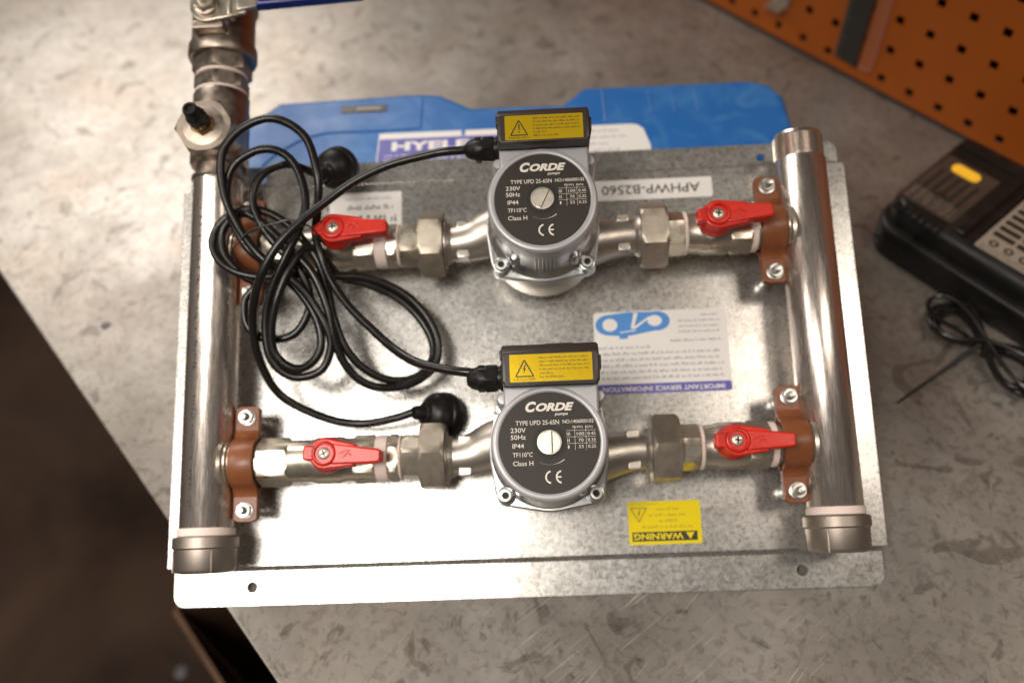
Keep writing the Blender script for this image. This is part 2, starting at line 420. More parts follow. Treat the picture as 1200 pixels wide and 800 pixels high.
# ------------------------------------------------------------------ pegboard
peg = tag(empty('pegboard', (300, 0, 0)), 'orange perforated tool panel with square holes standing behind the bench', 'pegboard')
g = G(); P, H = 38.0, 4.9; i0, i1, j1 = -13, 26, 12; Y0, Y1 = 0.0, 2.0
xs = []; 
for i in range(i0, i1): xs += [i * P - H, i * P + H]
xs = [i0 * P - P / 2] + xs + [(i1 - 1) * P + P / 2]
zs = [2.0]
for j in range(0, j1): zs += [17.5 + j * P - H, 17.5 + j * P + H]
zs += [17.5 + (j1 - 1) * P + P / 2]
vt = {}
def V_(a, b, y):
    k = (a, b, y)
    if k not in vt: vt[k] = g.bm.verts.new((xs[a] - 300, y, zs[b]))
    return vt[k]
for a in range(len(xs) - 1):
    for b in range(len(zs) - 1):
        if a % 2 == 1 and b % 2 == 1:
            for (p, q), (r, t) in (((a, b), (a + 1, b)), ((a + 1, b), (a + 1, b + 1)), ((a + 1, b + 1), (a, b + 1)), ((a, b + 1), (a, b))):
                g.bm.faces.new((V_(p, q, Y0), V_(p, q, Y1), V_(r, t, Y1), V_(r, t, Y0)))
        else:
            g.bm.faces.new((V_(a, b, Y0), V_(a + 1, b, Y0), V_(a + 1, b + 1, Y0), V_(a, b + 1, Y0)))
g.done('perforated_sheet', 'orange', peg, sharp=30)
G().box((-40, 30, 230), (1560, 4, 470)).done('hole_shade_sheet', 'dark', peg)  # dark sheet added behind the holes to stand in for their shade
g = G(); g.box((-40, 16, 472), (1560, 28, 6)); g.done('top_rail', 'orange', peg)

# things hanging on the pegboard
t = tag(empty('steel_rule', (180, -5, 20)), 'dark grey steel strip hanging upright on the orange panel', 'steel rule')
g = G(); g.box((0, 0, 130), (31, 2.4, 260), bev=0.6); g.done('blade', 'steel_dark', t)
g = G()
for k in range(52):
    ln = 9 if k % 5 == 0 else 5
    g.flat([(-15.3, 4 + k * 5 - .3), (-15.3 + ln, 4 + k * 5 - .3), (-15.3 + ln, 4 + k * 5 + .3), (-15.3, 4 + k * 5 + .3)], 0, Matrix(((1, 0, 0, 0), (0, 0, 1, -1.35), (0, 1, 0, 0), (0, 0, 0, 1))))
g.done('graduation', 'nut', t)
t = tag(empty('clear_pouch', (208, -6, 20)), 'narrow clear plastic pouch with a pale pink rim beside the dark strip', 'pouch')
G().box((0, 0, 130), (17, 0.4, 258)).done('film', 'film', t)
g = G(); g.tube([(-8, 0, 2), (2, 0, 1), (7, 0, 4), (8, 0, 12), (8, 0, 258)], 0.9, 8)
M['pinkrim'] = mat('pale_pink_rim', (0.42, 0.17, 0.12), 0.4)
g.done('rim', 'pinkrim', t)
t = tag(empty('tool_hook', (75, -4, 45)), 'small grey metal tool holder near the top edge of the photo on the orange panel', 'hook')
g = G(); g.box((0, 0, 25), (25, 3, 50), bev=1); g.box((0, -9, 4), (23, 16, 4), bev=1); g.done('bracket', 'nut', t)
g = G(); g.tube([(-7, -1, 22), (-7, -14, 24), (-7, -20, 30)], 2, 10); g.done('prong', 'nut', t)

# ------------------------------------------------------------------ blue case (frame u,v on the bench)
ang = math.atan2(0.770, 0.639)
case = tag(empty('equipment_case', (360.8, -643, -3)), 'scuffed blue plastic equipment case the steel plate leans on', 'case')
case.rotation_euler = (0, 0, ang)
HC = 141
poly = [(-290, 186), (-290, 300), (-270, 334), (-250, 357), (-112, 362), (-92, 359), (-76, 348), (-62, 337), (26, 335), (36, 346), (48, 360), (209, 360), (228, 352), (238, 333), (238, 186)]
g = G(); g.prism(poly, 4, HC * 0.55, bev=1.5, seg=2); g.done('lower_shell', 'blue', case)
g = G(); g.prism(poly, HC * 0.55 + 2, HC, bev=7, seg=4)
g.done('lid', 'blue', case, sharp=50)
g = G(); g.prism([(x * 0.995 - 0.2, y - 1.2) for x, y in poly], HC * 0.55 - 1, HC * 0.55 + 3); g.done('seam_gasket', 'dark', case)
for pts in ([(-252, 262, HC), (-237, 282, HC), (-206, 303, HC), (-150, 305, HC), (-108, 306, HC)], [(-109, 352, HC), (-109, 306, HC)], [(66, 352, HC), (66, 304, HC)]):
    g = G(); g.tube(spline(pts, 6), 1.1, 8); g.done('moulded_rib', 'blue', case)
for uu in (-200, 120):
    g = G(); g.box((uu, 361, 95), (34, 6, 40), bev=1.6); g.done('side_catch', 'blue', case)
for k in range(3):
    g = G(); g.tube([(110 + k * 22, 312, HC), (110 + k * 22, 348, HC)], 0.9, 8); g.done('moulded_rib', 'blue', case)
g = G(); g.box((-165, 339, HC - 0.6), (45, 10.5, 2.4), bev=0.6); g.done('latch_slot', 'steel_dark', case)
g = G(); g.box((-160, 338.5, HC + 0.5), (24, 5, 1.2), bev=0.4); g.done('latch_tongue', 'cream', case)
g = G(); z = HC + 0.25
g.flat(rrect(-147, 250, -24, 300.5, 1.5), z)
g.m(1).flat([(-146, 252), (-25, 252), (-25, 292), (-146, 292)], z + 0.12)
g.m(0).text('HYELEC', -134, 274.5, 90, 13, z + 0.24, bold=0.45)
g.m(0)
for vv in (255, 261, 267): g.lines(-140, vv, 108, 3.4, z + 0.24)
g.m(2).flat([(-69.5, 293), (-66, 293), (-66, 301), (-69.5, 301)], z + 0.12)
tag(g.done('lid_sticker', ['paper', 'violet', 'blue'], case), 'violet sticker with white capital letters and a white strip on top')
g = G(); g.flat([(-22, 250), (104, 250), (104, 270), (100, 292), (95, 298), (90, 299.5), (-22, 299.5)], z)
g.m(1)
for k, vv in enumerate((290, 281, 272, 263)): g.lines(40 if k < 2 else 30, vv, 50, 3.0, z + 0.12, ragged=0.3)
tag(g.done('lid_sticker', ['paper', 'greyink'], case), 'white sticker with small blue-grey print')

# ------------------------------------------------------------------ black charger
ch = tag(empty('battery_charger', (360, -220, -3)), 'black battery charger with amber light on the bench below the orange panel', 'charger')
g = G(); op = hull(circle(34, 34, 30, 24) + circle(16, 150, 14, 16) + circle(215, 150, 16, 16) + circle(215, 17, 16, 16))
g.prism(op, 0, 34, bev=4, seg=3); g.prism([(4 + x * 0.975, 9 + y * 0.93) for x, y in op], 33.5, 57, bev=13, seg=6)
g.done('housing', 'black', ch, sharp=50)
g = G(); g.box((83, 88, 57.5), (11, 130, 7), bev=2.5, seg=3); g.box((96, 88, 56.5), (4, 126, 5), bev=1.5); g.done('raised_rib', 'black', ch)
g = G(); g.box((110, 3.2, 20), (190, 2.2, 2.0), bev=0.6); g.box((2, 95, 20), (2.2, 100, 2.0), bev=0.6); g.done('moulded_seam', 'black', ch)
g = G()
for k in range(7): g.box((20 + k * 8, 18, 55.6), (3, 12, 3.2), bev=0.8)
g.done('vent_ribs', 'black', ch)
g = G(); g.box((45, 140, 57), (66, 16, 4), bev=1.6); g.done('raised_rib', 'black', ch)
g = G(); z = 57.15; g.prism(rrect(14, 30, 71, 115, 3), 56.6, z)
g.m(1)
for k in range(5): g.flat([(21 + k * 9.5, 33), (25 + k * 9.5, 33), (25 + k * 9.5, 92), (21 + k * 9.5, 92)], z + 0.12)
g.flat(circle(42, 55, 7, 20), z + 0.24)
g.m(2)
for k in range(6): g.lines(17, 34 + k * 3.4, 50, 2, z + 0.36)
tag(g.done('rating_plate', ['taupe', 'ink', 'cream'], ch), 'brown-grey plate with faint columns of print')
g = G(); g.prism(rrect(26, 95, 56, 108, 6.0), 57.2, 59.2, bev=1); tag(g.done('indicator_light', 'amber', ch), 'amber oblong indicator light')
g = G(); z = 57.15; g.prism(rrect(100, 22, 226, 112, 2), 56.6, z)
g.m(1)
for r in range(6):
    for c in range(5):
        g.flat([(104 + c * 24, 46 + r * 10.6), (125 + c * 24, 46 + r * 10.6), (125 + c * 24, 52.5 + r * 10.6), (104 + c * 24, 52.5 + r * 10.6)], z + 0.12)
for c in range(4): g.flat(circle(112 + c * 15, 36, 4.6, 16), z + 0.12)
for k in range(2): g.lines(104, 24 + k * 3.6, 110, 2, z + 0.12)
g.m(0)
for c in range(4): g.flat(circle(112 + c * 15, 36, 2.2, 12), z + 0.24)
tag(g.done('rating_plate', ['cream', 'ink'], ch), 'pale plate with a grid of black boxes and round symbols')
# its lead, bundled in a figure of eight
cc = tag(empty('bundled_lead', (520, -250, -3)), 'thin black lead bundled in a figure of eight in front of the charger', 'cable')
pts = []
rnd = random.Random(3)
for lp in range(8):
    a = 58 + rnd.uniform(-13, 9); b = 18 + rnd.uniform(-9, 5); dz = rnd.uniform(-1, 1)
    for k in range(16):
        tt = 2 * math.pi * k / 16
        pts.append((4 + a * math.sin(tt), -3 - 0.12 * a * math.sin(tt) + b * math.sin(2 * tt), 4 + (lp % 5) * 3.0 + 3 * abs(math.cos(tt)) + dz))
pts.append((60, 25, 6)); pts.append((110, 30, 4))
g = G(); g.tube(spline(pts, 4), 2.1, 8); g.done('lead', 'rubber', cc)
g = G(); g.box((8, -4, 11), (7, 12, 16), bev=2.5); g.done('cable_tie', 'black', cc)
g = G(); g.tube([(0, -8, 12), (-4, -40, 7), (-9, -72, 3), (-13, -106, 2.4)], [2.2, 2.0, 1.7, 1.1], 8); g.done('lead_end', 'black', cc)

# ================================================================== PUMP UNIT
unit = empty('pump_station'); unit.matrix_world = TRAY
tag(unit, 'twin circulation pump station with steel pipes and red valve levers on a galvanised plate', 'pump station')

# plate
g = G()
g.prism([(-308.5, -82), (261.5, -82), (261.5, 237.2), (-308, 237.2)], -1.6, 0, bev=0.5)
def strip(ya, za, yb, zb, x0, x1, th=1.5):
    g.box(((x0 + x1) / 2, (ya + yb) / 2, (za + zb) / 2), (x1 - x0, math.hypot(yb - ya, zb - za), th), rot=Matrix.Rotation(math.atan2(zb - za, yb - ya), 3, 'X'))
strip(-85.2, -4.8, -82.0, -0.9, -303, 257.5)
strip(237.2, -0.9, 239.5, -4.8, -303, 257)
def flange(x0, x1, y0, y1, holes, down):
    r = 9; p = []
    if down: p = [(x1, y1)] + [(x0, y1)] + circle(x0 + r, y0 + r, r, 7, math.pi, 1.5 * math.pi) + circle(x1 - r, y0 + r, r, 7, 1.5 * math.pi, 2 * math.pi)
    else: p = [(x0, y0), (x1, y0)] + circle(x1 - r, y1 - r, r, 7, 0, .5 * math.pi) + circle(x0 + r, y1 - r, r, 7, .5 * math.pi, math.pi)
    g.prism(p, -5.6, -4.1, holes=holes)
flange(-303.5, 257.5, -112, -85, [circle(-240.5, -98, 4.4, 20), circle(194.5, -98.5, 4.4, 20)], True)
flange(-303.5, 257.5, 239.3, 258.5, [circle(-240, 246.5, 3.6, 20), circle(192.5, 246.3, 3.6, 20)], False)
g.done('mounting_plate', 'zinc', unit, sharp=30)

# stickers on the plate ------------------------------------------------
g = G(); z = 0.3
g.prism(rrect(60.8, -75, 118, -41.5, 1.5), 0.05, z)
g.m(1).flat([(63.3, -72.4), (114.5, -72.4), (114.5, -65.2), (63.3, -65.2)], z + 0.12)
g.m(0).text('WARNING', 64.5, -71.2, 39, 5.0, z + 0.24, bold=0.35, rot180=True)
g.flat([(105.5, -66.2), (108.8, -71.6), (112.2, -66.2)], z + 0.24)
g.m(2)
for k, (a, w) in enumerate(((83, 20), (77, 31), (85, 16), (71.5, 43))): g.lines(a, -48.6 - k * 4.6, w, 2.2, z + 0.12, ragged=0.02)
g.lines(63, -44.0, 24, 1.0, z + 0.12)
for a, b in (((63, -46.5), (75.6, -46.5)), ((75.6, -46.5), (69.3, -57.2)), ((69.3, -57.2), (63, -46.5))):
    d = Vector((b[0] - a[0], b[1] - a[1])).normalized(); n_ = Vector((-d.y, d.x)) * 0.5
    g.flat([(a[0] - n_.x, a[1] - n_.y), (b[0] - n_.x, b[1] - n_.y), (b[0] + n_.x, b[1] + n_.y), (a[0] + n_.x, a[1] + n_.y)], z + 0.12)
g.m(1).flat([(69.9, -47.8), (68.5, -51.5), (69.4, -51.3), (68.9, -54.2), (70.4, -50.4), (69.5, -50.6), (70.9, -47.8)], z + 0.14)
tag(g.done('warning_sticker', ['yellow', 'ink', 'amberink'], unit), 'yellow upside-down warning sticker')

g = G(); g.prism(rrect(41.5, 45, 151.5, 114, 3), 0.05, z)
g.m(1).flat(rrect(41.7, 45.2, 151.3, 53.2, 2), z + 0.12)
g.m(0).text('IMPORTANT SERVICE INFORMATION', 46.5, 47.0, 99, 4.0, z + 0.24, bold=0.2, rot180=True)
g.m(2)
for k in range(6): g.lines(44 + (k == 0) * 2, 57.2 + k * 5.1, 104 if k < 5 else 44, 2.3, z + 0.12, ragged=0.04)
g.lines(104, 87.2, 42, 2.2, z + 0.12, ragged=0.02)
for k in range(4): g.lines(111 if k < 3 else 130, 94.5 + k * 4.6, 36 if k < 3 else 15, 1.8, z + 0.12, ragged=0.05)
g.m(3)
def ell(cx, cy, rx, ry, zz, n=30): g.flat([(cx + rx * math.cos(2 * math.pi * k / n), cy + ry * math.sin(2 * math.pi * k / n)) for k in range(n)], zz)
g.flat([(50, 94.6), (68, 93.0), (92, 97.0), (94, 113), (70, 113.4), (52, 111.4)], z + 0.12)
ell(54, 103, 11, 8.6, z + 0.16); ell(94, 105.2, 10.5, 8.2, z + 0.20)
g.flat([(62, 91), (69, 91), (70, 96), (63, 96)], z + 0.24)
g.m(0); ell(55, 103, 6.2, 5.4, z + 0.32, 20); ell(92, 105.4, 6.0, 4.6, z + 0.32, 20)
g.flat([(72, 99.5), (74.5, 99.5), (78.5, 112.6), (75, 112.6)], z + 0.34); g.flat([(72, 99.0), (76, 99.2), (89, 108.5), (87, 109)], z + 0.36)
g.flat([(63, 95.8), (76, 97.2), (76, 98.2), (63, 96.8)], z + 0.38)
tag(g.done('service_sticker', ['paper', 'violet', 'greyink', 'skyblue'], unit), 'white upside-down service information sticker with a blue emblem')

g = G(); g.prism(rrect(40, 211.6, 148.5, 229.6, 2), 0.05, z)
g.m(1).text('APHWP-B2560', 54.5, 216.6, 83.5, 8.2, z + 0.12, bold=0.06, rot180=True)
tag(g.done('part_number_sticker', ['paper', 'ink'], unit), 'long white upside-down part number sticker')

g = G(); g.prism(rrect(-180, 187, -117.5, 229, 1.5), 0.05, z)
g.m(1); g.lines(-166, 222.5, 44, 2.0, z + 0.12); g.m(3); g.lines(-165, 213.5, 42, 4.0, z + 0.12, ragged=0.02)
g.m(2); g.lines(-166, 202.5, 24, 6.0, z + 0.12, ragged=0.02); g.m(3); g.lines(-141, 202.0, 20, 6.0, z + 0.12, ragged=0.02); g.m(1); g.lines(-166, 192.5, 44, 1.8, z + 0.12)
tag(g.done('maker_sticker', ['paper', 'greyink', 'green', 'ink'], unit), 'square white sticker with green and black print under the coiled cords')

# header pipes ---------------------------------------------------------
ZP = 38; ROWS = (-3, 167)
def cap(x, parent, seam):
    g = G(); g.lathe((x, -51, ZP), (0, -1, 0), [(0, 20.6), (1, 21.4), (5.5, 21.6), (6.2, 20.2)], 48); g.done('thread_tape', 'tape', parent)
    g = G(); g.lathe((x, -57, ZP), (0, -1, 0), [(0, 19.5), (0.3, 23.2), (1.3, 24.3), (8.4, 24.5), (9.0, 23.6), (9.6, 23.1), (24, 22.6), (26.2, 21.2), (27.2, 18.5), (27.4, 0)], 64)
    for a in seam:
        g.box((x + 23.0 * math.sin(a), -75.5, ZP + 23.0 * math.cos(a)), (1.8, 16, 1.4), rot=Matrix.Rotation(a, 3, 'Y'), bev=0.5)
    g.done('end_cap', 'cap', parent)
g = G(); g.lathe((-263.5, -52, ZP), (0, 1, 0), [(0, 19.4), (1, 20), (277, 20), (279, 20.6), (281, 20)], 72)
LP = g.done('header_pipe', 'pipe', unit); cap(-263.5, LP, (0.55, 2.6, -1.2)); tag(LP, 'left upright header pipe with a row of tiny etched marks')
g = G()
for k in range(74):                                     # etched row of tiny characters
    a = math.radians(-19); y = -38 + k * 3.3
    if random.random() < 0.22: continue
    c = Vector((-263.5 + 20.1 * math.sin(a), y, ZP + 20.1 * math.cos(a))); R = Matrix.Rotation(a, 3, 'Y')
    for q in range(2): g.box(c + R @ Vector((random.uniform(-.9, .9), random.uniform(-.7, .7), 0)), (random.choice((0.5, 1.9)), random.choice((0.5, 1.5)), 0.15), rot=R)
g.done('etched_marking', 'steel_dark', LP)
g = G(); prof = [(0, 19.4), (1, 20.5), (275, 20.5), (276, 19.4)]
y = 276.5
while y < 296: prof += [(y, 19.6), (y + 0.9, 18.9)]; y += 1.8
prof += [(297.5, 18.4), (297.5, 15.5), (262, 15.5)]
g.lathe((212, -52, ZP), (0, 1, 0), prof, 72, cap=False); g.lathe((212, 205, ZP), (0, 1, 0), [(0, 15.6), (0.1, 0)], 40)
RP = g.done('header_pipe', 'pipe', unit, sharp=50); cap(212, RP, (-0.62, 1.9, 3.0)); tag(RP, 'right upright header pipe with an open threaded top end')

# branch parts ---------------------------------------------------------
def stub(x0, x1, y, r, flare, name='pipe_stub'):
    g = G(); g.lathe((x0, y, ZP), (1, 0, 0), [(0, r), (x1 - x0, r)], 40)
    f = [(0, r + 5.0), (2.5, r + 4.4), (4.0, r + 2.6), (5.2, r + 2.8), (6.6, r + 1.2), (7.8, r + 1.5), (9.4, r)]
    if flare < 0: g.lathe((x0, y, ZP), (1, 0, 0), f, 40)
    else: g.lathe((x1, y, ZP), (-1, 0, 0), f, 40)
    return g.done(name, 'nickel', unit)
def valve(cx, y, x0, x1, hexes, tilt, hx, hy):
    """quarter turn ball valve; body from x0 to x1, lever to the right; hexes = list of (xa, xb, r)"""
    g = G(); mid = cx
    prof = [(0, 14.5), (0.5, 16.2), (mid - x0 - 13, 16.6), (mid - x0 - 9, 18.0), (mid - x0 + 9, 18.0), (mid - x0 + 13, 16.6), (x1 - x0 - 0.5, 16.2), (x1 - x0, 14.5)]
    g.lathe((x0, y, ZP), (1, 0, 0), prof, 44)
    for a, b, r in hexes: g.hexnut((a, y, ZP), (1, 0, 0), b - a, r, phase=math.radians(6), ch=0.8)
    g.lathe((cx + hx, y + hy, ZP + 12), (0, 0, 1), [(0, 11), (7, 10), (9, 8.4), (18, 8.0), (24, 7)], 32)
    g.box((cx, y, ZP - 17.5), (18, 12, 4), bev=0.8)
    v = g.done('ball_valve', 'nickel', unit)
    h = G(); lx = 40
    h.lathe((0, 0, 58), (0, 0, 1), [(0, 9.5), (0.8, 12.2), (3, 13.4), (7, 13.0), (10, 11.2), (14, 10.6)], 40)
    h.prism(hull(circle(0, 0, 11.4, 26) + [(22, -8), (22, 8)]), 67, 76.5, bev=1.4)
    h.prism(hull([(6, -7.8), (6, 7.8), (lx - 1.5, -5.2), (lx - 1.5, 5.2), (lx + 1.5, -3.9), (lx + 1.5, 3.9)]), 65, 77.6, bev=1.5, seg=3)
    h.prism(rrect(-15.5, -5.4, -6, 5.4, 2), 66, 77.0, bev=1.3)
    h.lathe((0, 0, 76), (0, 0, 1), [(0, 9.4), (2.2, 8.8), (2.8, 8.0), (2.8, 6.9), (0.3, 6.6)], 36, cap=False)
    h.lathe((-10.6, 0, 76.8), (0, 0, 1), [(0, 2.6), (0.7, 2.4), (0.7, 1.7), (0, 1.6)], 16, cap=False)
    for sx, sy, ax in ((13, 1.2, 0.5), (15.5, -1, 0.9), (18.5, 0.4, -0.5), (17, 2.6, 0)):
        h.box((sx, sy, 77.9), (4.2, 0.9, 0.8), rot=Matrix.Rotation(ax, 3, 'Z'), bev=0.3)
    ho = h.done('lever', 'red', v, sharp=40)
    ho.location = ((cx + hx) * S, (y + hy) * S, 0.005); ho.rotation_euler = (0, 0, math.radians(tilt))
    s_ = G(); s_.m(1).lathe((0, 0, 76.3), (0, 0, 1), [(0, 6.6), (0.2, 0)], 30)
    s_.m(0).lathe((0, 0, 76.5), (0, 0, 1), [(0, 4.4), (0.8, 4.3), (1.4, 3.5), (1.7, 2.2), (1.8, 0)], 28)
    s_.m(1)
    for a in (0.5, 0.5 + math.pi / 2): s_.box((0, 0, 78.15), (4.8, 1.1, 0.5), rot=Matrix.Rotation(a, 3, 'Z'))
    so = s_.done('lever_screw', ['silver', 'dark'], v); so.location = ((cx + hx) * S, (y + hy) * S, 0.005); so.rotation_euler = (0, 0, tilt * 0.4)
    return v
def ring(x0, x1, y, r, matk='tape', name='thread_tape'):
    g = G(); g.lathe((x0, y, ZP), (1, 0, 0), [(0, r - 1.2), (0.5, r - 0.2), ((x1 - x0) / 2, r), (x1 - x0 - 0.5, r - 0.3), (x1 - x0, r - 1.4)], 44); return g.done(name, matk, unit)
def hexpart(x0, x1, y, r, name, matk, phase):
    g = G(); g.hexnut((x0, y, ZP), (1, 0, 0), x1 - x0, r, phase=math.radians(phase), ch=0.9); return g.done(name, matk, unit)
def union(x0, x1, y, phase):
    g = G(); g.hexnut((x0, y, ZP), (1, 0, 0), x1 - x0, 27.6, phase=math.radians(phase), ch=1.5)
    return g.done('union_nut', 'nut', unit)
def clamp(x, y, w):
    g = G()
    def shell(sg):
        def Z(z): return ZP + sg * (z - ZP)
        ri, ro = 17.0, 20.2
        inner = [(25.5, 38.4)] ; outer = [(25.5, 41.4)]
        inner += [(20.5, 38.4)]; outer += [(23.3, 41.6)]
        n = 14
        for k in range(n + 1):
            a = math.radians(18 + (180 - 36) * k / n)
            inner.append((ri * math.cos(a), ZP + ri * math.sin(a) * 1.02)); outer.append((ro * math.cos(a), ZP + ro * math.sin(a) * 1.02))
        inner += [(-20.5, 38.4), (-25.5, 38.4)]; outer += [(-23.3, 41.6), (-25.5, 41.4)]
        tb = bmesh.new(); L = []
        for xx in (-w / 2, w / 2):
            L.append([[tb.verts.new((xx, a, Z(b))) for a, b in q] for q in (inner, outer)])
        for k in range(len(inner) - 1):
            tb.faces.new((L[0][1][k], L[0][1][k + 1], L[1][1][k + 1], L[1][1][k]))
            tb.faces.new((L[0][0][k], L[0][0][k + 1], L[1][0][k + 1], L[1][0][k]))
            for e in (0, 1): tb.faces.new((L[e][0][k], L[e][0][k + 1], L[e][1][k + 1], L[e][1][k]))
        tb.faces.new((L[0][0][0], L[0][1][0], L[1][1][0], L[1][0][0])); tb.faces.new((L[0][0][-1], L[0][1][-1], L[1][1][-1], L[1][0][-1]))
        bmesh.ops.recalc_face_normals(tb, faces=tb.faces)
        ed = [e for e in tb.edges if len(e.link_faces) == 2 and e.calc_face_angle(0) > 1.2]
        bmesh.ops.bevel(tb, geom=ed, offset=0.7, segments=2, profile=0.5, affect='EDGES')
        g._merge(tb)
        for sy in (1, -1):
            pl = hull(circle(-w / 2 + 2.2, 41, 2.2, 10) + circle(w / 2 - 2.2, 41, 2.2, 10) + [(-w * 0.25, 44.2), (w * 0.25, 44.2), (-w / 2, 25), (w / 2, 25)])
            pl = [(a, sy * b) for a, b in pl]
            if sy < 0: pl = pl[::-1]
            za, zb = (38.4, 41.4) if sg > 0 else (34.6, 37.6)
            g.prism(pl, za, zb, bev=0.6)
    shell(1); shell(-1)
    c = g.done('pipe_clamp', 'brown', unit, sharp=40); c.location = Vector((x, y, 0)) * S
    for sy, a in ((1, 0.7 + x), (-1, 0.2 + x + y)):
        b = G(); b.lathe((0, 0, 41.4), (0, 0, 1), [(0, 6.6), (1.0, 6.5), (1.2, 6.0)], 28)
        b.hexnut((0, 0, 42.5), (0, 0, 1), 4.6, 5.7, phase=a, ch=0.7)
        b.lathe((0, 0, 47), (0, 0, 1), [(0, 3.1), (1.0, 2.8), (1.8, 3.2), (2.8, 2.8), (3.8, 3.2), (5.0, 2.8), (7.4, 2.6), (8, 0)], 18)
        b.lathe((0, 0, 0.1), (0, 0, 1), [(0, 5.5), (4, 5.5), (4.1, 3.2), (34.4, 3.2)], 18)
        bo_ = b.done('clamp_bolt', 'bolt', c, sharp=30); bo_.location = Vector((0, sy * 35.5, 0)) * S
    return c

for ri, y in enumerate(ROWS):
    bot = ri == 0
    dx = 0 if bot else 1.5
    stub(-250.5, -222, y, 15.8, -1)
    clamp(-233, y - 0.4, 18.5)
    valve(-168 if bot else -165.5, y, -224, -131.5, [(-223, -198.5, 18.8), (-149.5, -132, 18.6)], -4.2 if bot else -1.0, 5.0 if bot else 7.5, 1.5 if bot else 3.0)
    ring(-132, -122.5, y, 18.0)
    hexpart(-122.6, -114, y, 18.4, 'hexagon_nipple', 'nickel', 8)
    ring(-114.2, -112, y, 17.6)
    hexpart(-112.2, -97, y, 18.2, 'union_tail', 'nickel', 22 if bot else 0)
    union(-97.5 + dx, -78.5 + dx, y, 28 if bot else 2)
    union(77.5 + dx, 98.5 + dx, y, 27 if bot else 0)
    hexpart(98, 114.5, y, 17.8, 'union_tail', 'nickel', 12)
    ring(114, 116.8, y, 17.6)
    valve(137.8, y, 116.4, 167, [(149, 166.5, 18.6)], -1.5 if bot else 2.2, -3.2, 0.4)
    ring(166.6, 171.6, y, 17.4)
    stub(171, 199, y, 15.6, 1)
    clamp(184.5 if bot else 183, y, 20 if bot else 19)

